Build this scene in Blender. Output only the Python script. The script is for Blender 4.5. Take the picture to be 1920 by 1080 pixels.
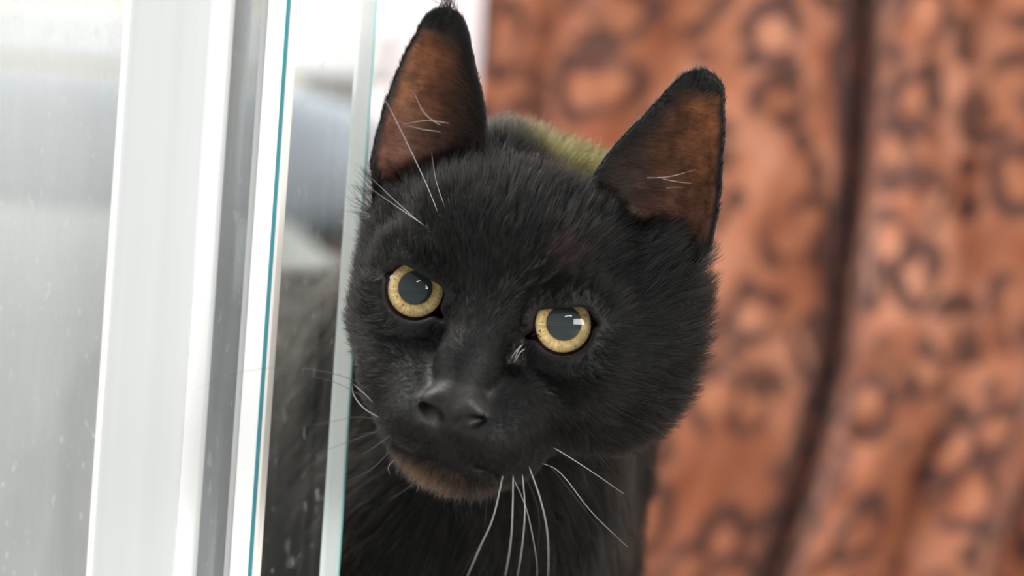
import bpy, bmesh, math, random
import numpy as np
from mathutils import Matrix, Vector

for o in list(bpy.data.objects):
    bpy.data.objects.remove(o)
scene = bpy.context.scene
C = scene.collection
rng = np.random.default_rng(7)
random.seed(7)

# ------------------------------------------------------------------ camera
DIST = 0.90                      # camera to the plane of the cat's eyes
EYE_H = 0.30                     # camera height above the floor
ROLL = math.radians(3.9)
FOCAL = 110.0
K = 36.0 / FOCAL * DIST / 1920   # metres per pixel in the plane of the eyes
CR = np.array([math.cos(ROLL), 0, math.sin(ROLL)])     # camera right
CU = np.array([-math.sin(ROLL), 0, math.cos(ROLL)])    # camera up
CB = np.array([0., -1, 0])                             # camera back
cam_d = bpy.data.cameras.new('camera')
cam = bpy.data.objects.new('camera', cam_d)
C.objects.link(cam)
M = Matrix(((CR[0], CU[0], CB[0], 0), (CR[1], CU[1], CB[1], -DIST), (CR[2], CU[2], CB[2], EYE_H), (0, 0, 0, 1)))
cam.matrix_world = M
cam_d.lens = FOCAL
cam_d.sensor_width = 36
cam_d.clip_start = 0.02
cam_d.dof.use_dof = True
cam_d.dof.focus_distance = DIST + 0.012
cam_d.dof.aperture_fstop = 6.0
cam_d.dof.aperture_blades = 0
scene.camera = cam

def at(px, py, y):
    """the point that stands y metres behind the plane of the eyes on the ray of a pixel of the 1920x1080 frame"""
    s = K * (DIST + y) / DIST
    return (px - 960) * s * CR + (540 - py) * s * CU + np.array([0, y, EYE_H])

# ------------------------------------------------------------------ world, lights, exposure
world = bpy.data.worlds.new('world')
scene.world = world
world.use_nodes = True
bg = world.node_tree.nodes['Background']
bg.inputs[0].default_value = (0.94, 0.97, 1.0, 1)
bg.inputs[1].default_value = 0.62

def area(name, loc, target, sx, sy, power, col=(1, 1, 1)):
    l = bpy.data.lights.new(name, 'AREA')
    l.shape = 'RECTANGLE'
    l.size, l.size_y = sx, sy
    l.energy = power
    l.color = col
    o = bpy.data.objects.new(name, l)
    C.objects.link(o)
    o.location = loc
    d = Vector(target) - Vector(loc)
    o.rotation_euler = d.to_track_quat('-Z', 'Y').to_euler()
    return o

area('window_daylight_front', (1.38, -1.28, 0.66), (0.03, 0.05, 0.33), 1.15, 0.5, 30, (1.0, 0.985, 0.96))
area('added_overhead_area', (-0.85, 0.40, 1.45), (-0.45, 0.60, 0.3), 0.8, 0.6, 44, (1.0, 0.99, 0.97))  # added lamp overhead, brightens the background and rims the cat
for i, (bx_, bz_) in enumerate([(0.10, 0.93), (0.24, 0.99), (0.40, 1.03), (0.60, 1.05)]):
    l = bpy.data.lights.new('ceiling_bulb', 'POINT')
    l.energy = 3.2
    l.shadow_soft_size = 0.045
    o = bpy.data.objects.new('ceiling_bulb', l)
    C.objects.link(o)
    o.location = (bx_, -1.40, bz_)

vs = scene.view_settings
vs.view_transform = 'Standard'
vs.look = 'None'
vs.gamma = 1
vs.use_curve_mapping = False
vs.exposure = 0.35
scene.cycles.max_bounces = 10
scene.cycles.transparent_max_bounces = 24
scene.cycles.caustics_reflective = False
scene.cycles.caustics_refractive = False

# ------------------------------------------------------------------ node helpers
def new_mat(name):
    m = bpy.data.materials.new(name)
    m.use_nodes = True
    nt = m.node_tree
    nt.nodes.clear()
    out = nt.nodes.new('ShaderNodeOutputMaterial')
    return m, nt, out

def N(nt, typ, **kw):
    n = nt.nodes.new(typ)
    for k, v in kw.items():
        if k in n.inputs.keys():
            n.inputs[k].default_value = v
        else:
            setattr(n, k, v)
    return n

def L(nt, a, b):
    nt.links.new(a, b)

def ramp(nt, fac, stops, interp='LINEAR'):
    r = nt.nodes.new('ShaderNodeValToRGB')
    r.color_ramp.interpolation = interp
    el = r.color_ramp.elements
    while len(el) < len(stops):
        el.new(0.5)
    for e, (p, c) in zip(el, stops):
        e.position = p
        e.color = c if len(c) == 4 else (*c, 1)
    L(nt, fac, r.inputs[0])
    return r

def math_n(nt, op, a, b=None, clamp=False):
    n = nt.nodes.new('ShaderNodeMath')
    n.operation = op
    n.use_clamp = clamp
    for i, v in enumerate((a, b)):
        if v is None:
            continue
        if isinstance(v, (int, float)):
            n.inputs[i].default_value = v
        else:
            L(nt, v, n.inputs[i])
    return n.outputs[0]

def noise(nt, coord, scale, detail=3, rough=0.55, vec_scale=None):
    if vec_scale:
        mp = N(nt, 'ShaderNodeMapping')
        mp.inputs['Scale'].default_value = vec_scale
        L(nt, coord, mp.inputs[0])
        coord = mp.outputs[0]
    n = N(nt, 'ShaderNodeTexNoise', Scale=scale, Detail=detail, Roughness=rough)
    L(nt, coord, n.inputs['Vector'])
    return n.outputs[0]

def paint(name, col, rough=0.4, var=0.04, scale=30, vec=(1, 1, 0.06), spec=0.5):
    """plain painted / plastic surface with faint streaks along z"""
    m, nt, out = new_mat(name)
    tc = N(nt, 'ShaderNodeTexCoord')
    f = noise(nt, tc.outputs['Object'], scale, 4, 0.6, vec)
    lo = tuple(c * (1 - var * 2) for c in col)
    hi = tuple(min(1, c * (1 + var)) for c in col)
    r = ramp(nt, f, [(0.3, lo), (0.7, hi)])
    p = N(nt, 'ShaderNodeBsdfPrincipled', Roughness=rough)
    p.inputs['Specular IOR Level'].default_value = spec
    L(nt, r.outputs[0], p.inputs['Base Color'])
    L(nt, p.outputs[0], out.inputs[0])
    return m

def glass_mat(name, tint, dust_lo, dust_hi, streak=60, dust_col=(0.9, 0.91, 0.9), refl=1.0):
    """thin pane: clear transmission, mirror reflection by angle, and a film of dust and dried drops"""
    m, nt, out = new_mat(name)
    tc = N(nt, 'ShaderNodeTexCoord')
    tr = N(nt, 'ShaderNodeBsdfTransparent', Color=(*tint, 1))
    gl = N(nt, 'ShaderNodeBsdfGlossy', Roughness=0.015)
    fr = N(nt, 'ShaderNodeFresnel', IOR=1.45)
    mx = N(nt, 'ShaderNodeMixShader')
    L(nt, math_n(nt, 'MULTIPLY', fr.outputs[0], refl), mx.inputs[0])
    L(nt, tr.outputs[0], mx.inputs[1])
    L(nt, gl.outputs[0], mx.inputs[2])
    a = noise(nt, tc.outputs['Object'], streak, 5, 0.65, (1, 1, 0.12))
    b = noise(nt, tc.outputs['Object'], 14, 3, 0.5)
    s = noise(nt, tc.outputs['Object'], 420, 2, 0.5, (1, 1, 0.35))
    base = N(nt, 'ShaderNodeMapRange')
    base.inputs['From Min'].default_value = 0.3
    base.inputs['From Max'].default_value = 0.7
    base.inputs['To Min'].default_value = dust_lo
    base.inputs['To Max'].default_value = dust_hi
    ab = math_n(nt, 'ADD', math_n(nt, 'MULTIPLY', a, 0.5), math_n(nt, 'MULTIPLY', b, 0.5))
    L(nt, ab, base.inputs[0])
    sp = ramp(nt, s, [(0.65, (0, 0, 0)), (0.73, (1, 1, 1))])
    spk = math_n(nt, 'MULTIPLY', sp.outputs[0], 0.45)
    fac = math_n(nt, 'ADD', base.outputs[0], math_n(nt, 'MULTIPLY', spk, a), True)
    df = N(nt, 'ShaderNodeBsdfDiffuse', Color=(*dust_col, 1))
    tl = N(nt, 'ShaderNodeBsdfTranslucent', Color=(*dust_col, 1))
    dm = N(nt, 'ShaderNodeMixShader', Fac=0.45)
    L(nt, df.outputs[0], dm.inputs[1])
    L(nt, tl.outputs[0], dm.inputs[2])
    m2 = N(nt, 'ShaderNodeMixShader')
    L(nt, fac, m2.inputs[0])
    L(nt, mx.outputs[0], m2.inputs[1])
    L(nt, dm.outputs[0], m2.inputs[2])
    L(nt, m2.outputs[0], out.inputs[0])
    return m

# ------------------------------------------------------------------ object helpers
def link(name, me, mat=None, parent=None, smooth=False):
    o = bpy.data.objects.new(name, me)
    C.objects.link(o)
    if mat is not None:
        me.materials.append(mat)
    if parent is not None:
        o.parent = parent
    if smooth:
        me.polygons.foreach_set('use_smooth', [True] * len(me.polygons))
    return o

def tag(o, label=None, cat=None, group=None, kind=None):
    if label: o['label'] = label
    if cat: o['category'] = cat
    if group: o['group'] = group
    if kind: o['kind'] = kind
    return o

def pydata(name, v, f):
    me = bpy.data.meshes.new(name)
    me.from_pydata([tuple(p) for p in v], [], [tuple(q) for q in f])
    me.update()
    return me

def prism(name, poly, z0, z1, mat, parent=None, bevel=0.0006):
    """a vertical bar: the outline poly (x, y) in plan, from z0 to z1"""
    bm = bmesh.new()
    lo = [bm.verts.new((x, y, z0)) for x, y in poly]
    hi = [bm.verts.new((x, y, z1)) for x, y in poly]
    n = len(poly)
    bm.faces.new(lo[::-1]); bm.faces.new(hi)
    for i in range(n):
        bm.faces.new((lo[i], lo[(i + 1) % n], hi[(i + 1) % n], hi[i]))
    bmesh.ops.recalc_face_normals(bm, faces=bm.faces)
    if bevel:
        bmesh.ops.bevel(bm, geom=[e for e in bm.edges], offset=bevel, segments=2, affect='EDGES', profile=0.6)
    me = bpy.data.meshes.new(name)
    bm.to_mesh(me); bm.free()
    return link(name, me, mat, parent)

def box(name, p0, p1, mat, parent=None, bevel=0.002):
    return prism(name, [(p0[0], p0[1]), (p1[0], p0[1]), (p1[0], p1[1]), (p0[0], p1[1])], p0[2], p1[2], mat, parent, bevel)

def tube_mesh(name, pts, radii, sides=6):
    pts = np.asarray(pts, float)
    n = len(pts)
    V, F = [], []
    t = np.gradient(pts, axis=0)
    t /= np.linalg.norm(t, axis=1)[:, None]
    a = np.cross(t[0], [0.3, 0.5, 0.8]); a /= np.linalg.norm(a)
    for i in range(n):
        a = a - t[i] * np.dot(a, t[i]); a /= np.linalg.norm(a)
        b = np.cross(t[i], a)
        for j in range(sides):
            w = 2 * math.pi * j / sides
            V.append(pts[i] + radii[i] * (math.cos(w) * a + math.sin(w) * b))
    for i in range(n - 1):
        for j in range(sides):
            F.append((i * sides + j, i * sides + (j + 1) % sides, (i + 1) * sides + (j + 1) % sides, (i + 1) * sides + j))
    F.append(tuple(range(sides))[::-1]); F.append(tuple((n - 1) * sides + j for j in range(sides)))
    return pydata(name, V, F)

def spline(ctrl, n=16):
    """Catmull-Rom through the control points"""
    P = np.asarray(ctrl, float)
    P = np.vstack([2 * P[0] - P[1], P, 2 * P[-1] - P[-2]])
    out = []
    seg = len(P) - 3
    for i in range(n):
        u = i / (n - 1) * seg
        k = min(int(u), seg - 1); t = u - k
        p0, p1, p2, p3 = P[k:k + 4]
        out.append(0.5 * (2 * p1 + (p2 - p0) * t + (2 * p0 - 5 * p1 + 4 * p2 - p3) * t * t + (3 * p1 - p0 - 3 * p2 + p3) * t ** 3))
    return np.array(out)




# ------------------------------------------------------------------ setting
M_floor = paint('greyed_oak_floor', (0.34, 0.325, 0.30), 0.5, 0.12, 12, (0.1, 1, 1))
M_cream = paint('cream_wall', (0.86, 0.77, 0.63), 0.8, 0.02, 6, (1, 1, 1))
M_white = paint('white_lacquer', (0.88, 0.88, 0.87), 0.35, 0.01, 8)
M_pink = paint('pinkish_white_plaster', (0.86, 0.80, 0.84), 0.8, 0.02, 9, (1, 1, 0.5))
M_grey = paint('grey_fabric', (0.25, 0.27, 0.30), 0.9, 0.06, 60, (1, 1, 1), 0.1)
M_dark = paint('mid_grey_fabric', (0.20, 0.205, 0.195), 0.9, 0.05, 60, (1, 1, 1), 0.1)

fl = tag(box('floor', (-2.2, -2.6, -0.05), (2.2, 1.05, 0.0), M_floor, bevel=0), kind='structure')
wb = tag(box('wall_back', (-2.2, 0.97, 0.0), (2.2, 1.05, 1.1), M_cream, bevel=0), kind='structure')

# pinkish white pillar seen to the right of the glass edge
pl, pr = at(690, 200, 0.80)[0], at(1000, 200, 0.80)[0]
pil = tag(box('wall_pillar', (pl, 0.80, 0.0), (pr, 0.90, 1.1), M_pink, bevel=0.006), kind='structure')

# white rail of a low bench behind the glass, with its grey padded back below
zr1, zr0 = at(620, 44, 0.70)[2], at(620, 150, 0.70)[2]
bench = bpy.data.objects.new('padded_bench', None)
C.objects.link(bench)
bench.location = (-0.3, 0.7, 0)
tag(bench, 'grey padded bench with a white top rail, blurred behind the window glass', 'bench')
def bpart(o):
    o.parent = bench
    o.matrix_parent_inverse = bench.matrix_world.inverted() if False else Matrix.Translation((0.3, -0.7, 0))
    return o
x1b = at(713, 250, 0.62)[0]
bpart(box('top_rail', (-0.95, 0.685, zr0), (x1b, 0.735, zr1), M_white, bevel=0.004))
def pad(name, z0, z1, y0, y1, mat, bulge):
    """upholstered roll: a rounded, swollen slab along x"""
    prof = []
    n = 20
    for i in range(n):
        a = math.pi * 2 * i / n
        ca, sa = math.cos(a), math.sin(a)
        ex = 0.55
        prof.append(((y0 + y1) / 2 + (y1 - y0) / 2 * math.copysign(abs(ca) ** ex, ca), (z0 + z1) / 2 + (z1 - z0) / 2 * math.copysign(abs(sa) ** ex, sa)))
    V, F = [], []
    xs = np.linspace(-0.94, x1b - 0.006, 24)
    for k, x in enumerate(xs):
        e = min(1, min(x - xs[0], xs[-1] - x) / 0.02 + 0.75)
        for (y, z) in prof:
            V.append((x, (y0 + y1) / 2 + (y - (y0 + y1) / 2) * e, (z0 + z1) / 2 + (z - (z0 + z1) / 2) * e))
    for k in range(len(xs) - 1):
        for i in range(n):
            F.append((k * n + i, k * n + (i + 1) % n, (k + 1) * n + (i + 1) % n, (k + 1) * n + i))
    F.append(tuple(range(n))); F.append(tuple((len(xs) - 1) * n + i for i in range(n))[::-1])
    return bpart(link(name, pydata(name, V, F), mat, None, True))
zz = lambda py: at(620, py, 0.64)[2]
pad('back_cushion', zz(470), zz(158), 0.655, 0.74, M_grey, 1)
pad('seat_cushion', 0.10, zz(420), 0.56, 0.74, M_dark, 1)
for xx in (-0.9, -0.5, x1b - 0.05):
    bpart(box('leg', (xx, 0.60, 0.0), (xx + 0.035, 0.635, 0.105), M_white))
    bpart(box('post', (xx, 0.742, 0.0), (xx + 0.035, 0.765, zr0 + 0.01), M_white))
# ------------------------------------------------------------------ window: its plane runs back to the left
PHI = math.radians(21)
EL = np.array([-math.cos(PHI), math.sin(PHI)])     # along the window, to the left and back
EN = np.array([math.sin(PHI), math.cos(PHI)])      # through the window, away from the camera
W0 = at(641, 540, 0.050)[:2]
ZT = 0.95
def S(px, d=0.0):
    """distance along the window at which a plumb line set d behind its front plane crosses the middle row at pixel px"""
    t = (px - 960) * K / DIST * math.cos(ROLL)
    o = W0 + EN * d
    return (o[0] - t * (DIST + o[1])) / (math.cos(PHI) + t * math.sin(PHI))
def wp(s, d):
    return tuple(W0 + EL * s + EN * d)
def bar(name, px0, px1, d0, d1, mat, parent=None, bevel=0.0006, z0=0.012, z1=ZT):
    a, b = S(px0, d0), S(px1, d0)
    return prism(name, [wp(a, d0), wp(b, d0), wp(b, d1), wp(a, d1)], z0, z1, mat, parent, bevel)

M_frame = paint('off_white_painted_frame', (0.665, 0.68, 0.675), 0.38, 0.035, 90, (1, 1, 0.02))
M_frame2 = paint('white_bead_lit_chamfer', (0.90, 0.91, 0.90), 0.3, 0.01, 60, (1, 1, 0.03))
M_seal = paint('white_seal', (0.95, 0.95, 0.94), 0.4, 0.01, 60, (1, 1, 0.03))
M_cream2 = paint('cream_seal_lip', (0.86, 0.80, 0.74), 0.5, 0.02, 60, (1, 1, 0.05))
M_teal = paint('teal_glass_edge', (0.05, 0.30, 0.36), 0.12, 0.12, 160, (1, 1, 0.1))
M_gl_dusty = glass_mat('dusty_window_glass', (0.93, 0.95, 0.95), 0.27, 0.60, 55, (0.93, 0.96, 0.965))
M_gl_scr = glass_mat('scratched_grey_glass', (0.80, 0.82, 0.83), 0.28, 0.58, 120, (0.72, 0.74, 0.75))
M_gl_clear = glass_mat('clear_sliding_glass', (0.95, 0.965, 0.96), 0.0, 0.02, 90, refl=0.5)

def edge_mat():
    """polished pane edge: bright, faintly aqua, letting light through"""
    m, nt, out = new_mat('polished_glass_edge')
    tc = N(nt, 'ShaderNodeTexCoord')
    f = noise(nt, tc.outputs['Object'], 50, 4, 0.6, (1, 1, 0.05))
    r = ramp(nt, f, [(0.3, (0.90, 0.96, 0.96)), (0.65, (0.98, 0.99, 0.99))])  # near-white stands in for light carried along inside the pane
    p = N(nt, 'ShaderNodeBsdfPrincipled', Roughness=0.12)
    L(nt, r.outputs[0], p.inputs['Base Color'])
    t = N(nt, 'ShaderNodeBsdfTranslucent')
    L(nt, r.outputs[0], t.inputs[0])
    mx = N(nt, 'ShaderNodeMixShader', Fac=0.8)
    L(nt, p.outputs[0], mx.inputs[1]); L(nt, t.outputs[0], mx.inputs[2])
    L(nt, mx.outputs[0], out.inputs[0])
    return m
M_edge = edge_mat()
M_edge_aqua = paint('aqua_arris', (0.42, 0.78, 0.76), 0.15, 0.05, 90, (1, 1, 0.1))

win = bpy.data.objects.new('window_1', None)
C.objects.link(win)
win.location = (*wp(0, 0), 0)
tag(win, 'white framed window with dusty glass beside the black cat', None, None, 'structure')
sld = bpy.data.objects.new('sliding_glass_panel', None)
C.objects.link(sld)
sld.location = (*wp(0, 0), 0)
tag(sld, 'clear frameless sliding glass panel with bright polished edge beside the cat\'s cheek', 'glass panel')
def under(o, root):
    o.parent = root
    o.matrix_parent_inverse = Matrix.Translation(-Vector(root.location))
    return o

D0 = -0.026     # front face of the fixed window
# mullion: broad face and a chamfer towards the sliding pane, its catch of light painted as brighter white
a, b, c = S(203, D0), S(361, D0), S(396, D0 + 0.009)
under(prism('mullion', [wp(a, D0), wp(b, D0), wp(b, D0 + 0.024), wp(a, D0 + 0.024)], 0.012, ZT, M_frame), win)
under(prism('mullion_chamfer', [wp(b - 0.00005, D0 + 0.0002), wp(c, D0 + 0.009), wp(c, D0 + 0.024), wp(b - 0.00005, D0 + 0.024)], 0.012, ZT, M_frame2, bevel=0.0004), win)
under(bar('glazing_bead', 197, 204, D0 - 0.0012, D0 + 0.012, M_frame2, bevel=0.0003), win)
# fixed panes either side of the mullion
def pane(name, px0, px1, d, t, mat, root):
    return under(bar(name, px0, px1, d, d + t, mat, bevel=0), root)
pane('pane', -420, 240, D0 + 0.008, 0.006, M_gl_dusty, win)
pane('pane', 372, 462, D0 + 0.0122, 0.005, M_gl_scr, win)
under(bar('seal_lip', 455, 466, D0 + 0.008, D0 + 0.012, M_frame, bevel=0.0004), win)
under(bar('edge_seal', 466, 500.5, D0 + 0.004, D0 + 0.012, M_seal, bevel=0.0005), win)
under(bar('pane_edge', 500.5, 508, D0 + 0.0042, D0 + 0.009, M_teal, bevel=0.0003), win)
under(bar('edge_strip', 508, 514, D0 + 0.0042, D0 + 0.0085, M_cream2, bevel=0.0003), win)
# frame far out of view on the left, and the sill track below
under(bar('side_frame', -470, -415, D0, D0 + 0.03, M_frame), win)
s1 = S(-470, D0)
under(prism('sill_track', [wp(-0.25, D0 - 0.004), wp(s1, D0 - 0.004), wp(s1, 0.022), wp(-0.25, 0.022)], 0.0, 0.012, M_frame), win)
under(prism('head_rail', [wp(-0.25, D0 - 0.004), wp(s1, D0 - 0.004), wp(s1, 0.022), wp(-0.25, 0.022)], ZT, ZT + 0.05, M_frame), win)
# sliding pane: sheet, then its polished end with two fine aqua arrises
T = 0.0122
s2 = S(250, 0)
under(prism('pane', [wp(0.0010, 0), wp(s2, 0), wp(s2, T), wp(0.0010, T)], 0.0125, ZT - 0.0005, M_gl_clear, bevel=0), sld)
under(prism('polished_edge', [wp(0, 0.0008), wp(0.00095, 0.0), wp(0.00095, T), wp(0, T - 0.0014)], 0.0125, ZT - 0.0005, M_edge, bevel=0), sld)
under(prism('edge_arris', [wp(-0.0002, T - 0.0012), wp(0.0009, T - 0.0012), wp(0.0009, T + 0.0003), wp(-0.0002, T - 0.0002)], 0.0125, ZT - 0.0005, M_edge_aqua, bevel=0), sld)
# ------------------------------------------------------------------ curtain with ring print
def curtain_mat():
    m, nt, out = new_mat('rust_ring_print_fabric')
    at_ = N(nt, 'ShaderNodeAttribute', attribute_name='cloth')
    co = at_.outputs['Vector']
    wn = N(nt, 'ShaderNodeTexNoise', Scale=24.0, Detail=2.0)
    L(nt, co, wn.inputs['Vector'])
    w1 = N(nt, 'ShaderNodeVectorMath', operation='SUBTRACT')
    L(nt, wn.outputs['Color'], w1.inputs[0]); w1.inputs[1].default_value = (0.5, 0.5, 0.5)
    w2 = N(nt, 'ShaderNodeVectorMath', operation='SCALE')
    L(nt, w1.outputs[0], w2.inputs[0]); w2.inputs['Scale'].default_value = 0.026
    w3 = N(nt, 'ShaderNodeVectorMath', operation='ADD')
    L(nt, co, w3.inputs[0]); L(nt, w2.outputs[0], w3.inputs[1])
    v = N(nt, 'ShaderNodeTexVoronoi', Scale=27.0, Randomness=0.9)
    v.voronoi_dimensions = '2D'
    L(nt, w3.outputs[0], v.inputs['Vector'])
    d = v.outputs['Distance']
    n1 = noise(nt, co, 50, 2, 0.5)
    n2 = noise(nt, co, 17, 3, 0.55)
    ring = ramp(nt, d, [(0.20, (0, 0, 0)), (0.29, (1, 1, 1)), (0.41, (1, 1, 1)), (0.50, (0, 0, 0))])
    brk = ramp(nt, n1, [(0.37, (0, 0, 0)), (0.48, (1, 1, 1))])
    v2 = N(nt, 'ShaderNodeTexVoronoi', Scale=40.0, Randomness=1.0)
    v2.voronoi_dimensions = '2D'
    L(nt, w3.outputs[0], v2.inputs['Vector'])
    spot = ramp(nt, v2.outputs['Distance'], [(0.18, (1, 1, 1)), (0.32, (0, 0, 0))])
    sb = ramp(nt, n2, [(0.42, (0, 0, 0)), (0.52, (1, 1, 1))])
    mask = math_n(nt, 'MAXIMUM', math_n(nt, 'MULTIPLY', ring.outputs[0], brk.outputs[0]), math_n(nt, 'MULTIPLY', spot.outputs[0], sb.outputs[0]))
    base = ramp(nt, n2, [(0.32, (0.27, 0.080, 0.034)), (0.5, (0.40, 0.145, 0.075)), (0.68, (0.60, 0.27, 0.165))])
    inner = ramp(nt, d, [(0.0, (1, 1, 1)), (0.22, (0, 0, 0))])
    mi = N(nt, 'ShaderNodeMix', data_type='RGBA')
    L(nt, math_n(nt, 'MULTIPLY', inner.outputs[0], 0.35), mi.inputs['Factor'])
    L(nt, base.outputs[0], mi.inputs['A']); mi.inputs['B'].default_value = (0.62, 0.28, 0.15, 1)
    mc = N(nt, 'ShaderNodeMix', data_type='RGBA')
    L(nt, math_n(nt, 'MULTIPLY', mask, 0.86), mc.inputs['Factor'])
    L(nt, mi.outputs['Result'], mc.inputs['A']); mc.inputs['B'].default_value = (0.045, 0.022, 0.022, 1)
    p = N(nt, 'ShaderNodeBsdfPrincipled', Roughness=0.75)
    p.inputs['Sheen Weight'].default_value = 0.25
    p.inputs['Specular IOR Level'].default_value = 0.2
    L(nt, mc.outputs['Result'], p.inputs['Base Color'])
    t = N(nt, 'ShaderNodeBsdfTranslucent')
    L(nt, mc.outputs['Result'], t.inputs[0])
    mx = N(nt, 'ShaderNodeMixShader', Fac=0.22)
    L(nt, p.outputs[0], mx.inputs[1]); L(nt, t.outputs[0], mx.inputs[2])
    L(nt, mx.outputs[0], out.inputs[0])
    return m

def build_curtain():
    Y0 = 0.56
    s = K * (DIST + Y0) / DIST
    # fold profile: pixel position in the photograph's upper half -> depth in mm
    fx = [890, 925, 985, 1060, 1150, 1300, 1430, 1572, 1604, 1614, 1625, 1648, 1720, 1790, 1850, 1930, 2010, 2100, 2200, 2320, 2430, 2560, 2700, 2850]
    fd = [-4, 2, 20, 2, -8, -2, -10, 8, 44, 52, 20, -18, -30, -10, -22, -34, -4, -28, 12, -26, 8, -24, 10, -10]
    fine = np.linspace(890, 2850, 500)
    dep = np.interp(fine, fx, fd)
    ker = np.hanning(13); ker /= ker.sum()
    dep = np.convolve(np.pad(dep, 6, 'edge'), ker, 'valid')
    sh_y = [-1200, 0, 400, 650, 850, 1080, 1700, 3000]
    sh_x = [-10, 0, 0, 16, 53, 107, 230, 330]
    X = np.linspace(892, 2840, 420)
    zs = np.linspace(0.012, 0.93, 150)
    V, U = [], []
    arc = np.concatenate([[0], np.cumsum(np.hypot(np.diff(X) * s, np.diff(np.interp(X, fine, dep)) * 0.001))])
    for z in zs:
        py = 540 - (z - EYE_H) / s
        w = np.clip((X - 1150) / 400, 0, 1); w = w * w * (3 - 2 * w)
        xx = X - np.interp(py, sh_y, sh_x) * w
        wob = 4 * np.sin(z * 21 + X * 0.01) + 2.2 * np.sin(z * 47 + X * 0.023 + 1) + 1.3 * np.sin(z * 95 - X * 0.05)
        rid = np.exp(-((X - 1672) / 30) ** 2) * np.clip((py - 350) / 300, 0, 1)
        dd = np.interp(X, fine, dep) + wob * 0.9 + rid * 5 * np.sin(z * 190)
        for i in range(len(X)):
            V.append(((xx[i] - 960 - 20) * s, Y0 + dd[i] * 0.001, z))
            U.append((arc[i], z + 0.004 * math.sin(arc[i] * 30), 0))
    nx = len(X)
    ii, jj = np.meshgrid(np.arange(len(zs) - 1), np.arange(nx - 1), indexing='ij')
    b0 = (ii * nx + jj).ravel()
    F = np.stack([b0, b0 + 1, b0 + nx + 1, b0 + nx], 1)
    me = pydata('curtain', V, F.tolist())
    a = me.attributes.new('cloth', 'FLOAT_VECTOR', 'POINT')
    a.data.foreach_set('vector', np.array(U, np.float32).ravel())
    o = link('curtain', me, curtain_mat(), None, True)
    sm = o.modifiers.new('thickness', 'SOLIDIFY'); sm.thickness = 0.0012
    return tag(o, 'rust orange curtain with dark ring print hanging in folds behind the cat', 'curtain')
curtain = build_curtain()
rod = link('curtain_rod', tube_mesh('curtain_rod', [(-0.08, 0.56, 0.945), (0.3, 0.56, 0.945), (0.75, 0.56, 0.945)], [0.009] * 3, 16), M_white, None, True)
tag(rod, 'white round rod that the orange curtain hangs from', 'curtain rod')
# ------------------------------------------------------------------ the cat
# head frame in millimetres: x to the cat's left (picture right), y back into the head, z up; origin between the eyes
HR = math.radians(13.3)
YAW = math.radians(9.0)
hx0 = math.cos(HR) * CR - math.sin(HR) * CU
hz = math.sin(HR) * CR + math.cos(HR) * CU
fwd = math.cos(YAW) * np.array([0, -1., 0]) - math.sin(YAW) * hx0
hy = -fwd
hx = np.cross(hy, hz)
HB = np.stack([hx, hy, hz], 1)                      # columns: head axes in the world
H0 = at(917, 581, 0.0)
def to_world(p):
    return H0 + (np.asarray(p, float) * 0.001) @ HB.T
def to_head(w):
    return ((np.asarray(w, float) - H0) @ HB) * 1000.0
def cb(px, py, y):
    return to_head(at(px, py, y))

# ---- signed distance on a rectilinear grid, fine over the head and coarse over the body
def axis(lo, f0, f1, hi, fine, coarse):
    a = np.arange(f0, f1, fine)
    b = f0 - np.cumsum(np.minimum(coarse, fine * 1.25 ** np.arange(1, 300)))
    c = a[-1] + np.cumsum(np.minimum(coarse, fine * 1.25 ** np.arange(1, 300)))
    return np.concatenate([b[b > lo - coarse][::-1], a, c[c < hi + coarse]]).astype(np.float32)
GX = axis(-330, -58, 64, 130, 0.75, 5.0)
GY = axis(-42, -34, 56, 520, 0.75, 5.0)
GZ = axis(-350, -60, 88, 100, 0.75, 5.0)
BIG = 60.0
D = np.full((len(GX), len(GY), len(GZ)), BIG, np.float32)

def sub(lo, hi, margin=12):
    sl = []
    for g, a, b in zip((GX, GY, GZ), lo, hi):
        i0 = max(0, np.searchsorted(g, a - margin) - 1); i1 = min(len(g), np.searchsorted(g, b + margin) + 1)
        sl.append(slice(i0, i1))
    return tuple(sl), GX[sl[0]][:, None, None], GY[sl[1]][None, :, None], GZ[sl[2]][None, None, :]
def smin(a, b, k):
    h = np.maximum(k - np.abs(a - b), 0) / k
    return np.minimum(a, b) - h * h * k * 0.25
def smax(a, b, k):
    return -smin(-a, -b, k)
def ellipsoid(c, r, k=8, rot=None, cut=False):
    R = max(r) if rot is not None else None
    rr = (R, R, R) if R else r
    sl, x, y, z = sub([c[i] - rr[i] for i in range(3)], [c[i] + rr[i] for i in range(3)])
    x, y, z = x - c[0], y - c[1], z - c[2]
    if rot is not None:
        m = np.array(Matrix.Rotation(rot[1], 3, rot[0])).T
        x, y, z = (m[0, 0] * x + m[0, 1] * y + m[0, 2] * z), (m[1, 0] * x + m[1, 1] * y + m[1, 2] * z), (m[2, 0] * x + m[2, 1] * y + m[2, 2] * z)
    q = np.sqrt((x / r[0]) ** 2 + (y / r[1]) ** 2 + (z / r[2]) ** 2)
    g = np.sqrt((x / r[0] ** 2) ** 2 + (y / r[1] ** 2) ** 2 + (z / r[2] ** 2) ** 2) + 1e-6
    d = q * (q - 1) / g
    D[sl] = smax(D[sl], -d, k) if cut else smin(D[sl], d, k)
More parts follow.
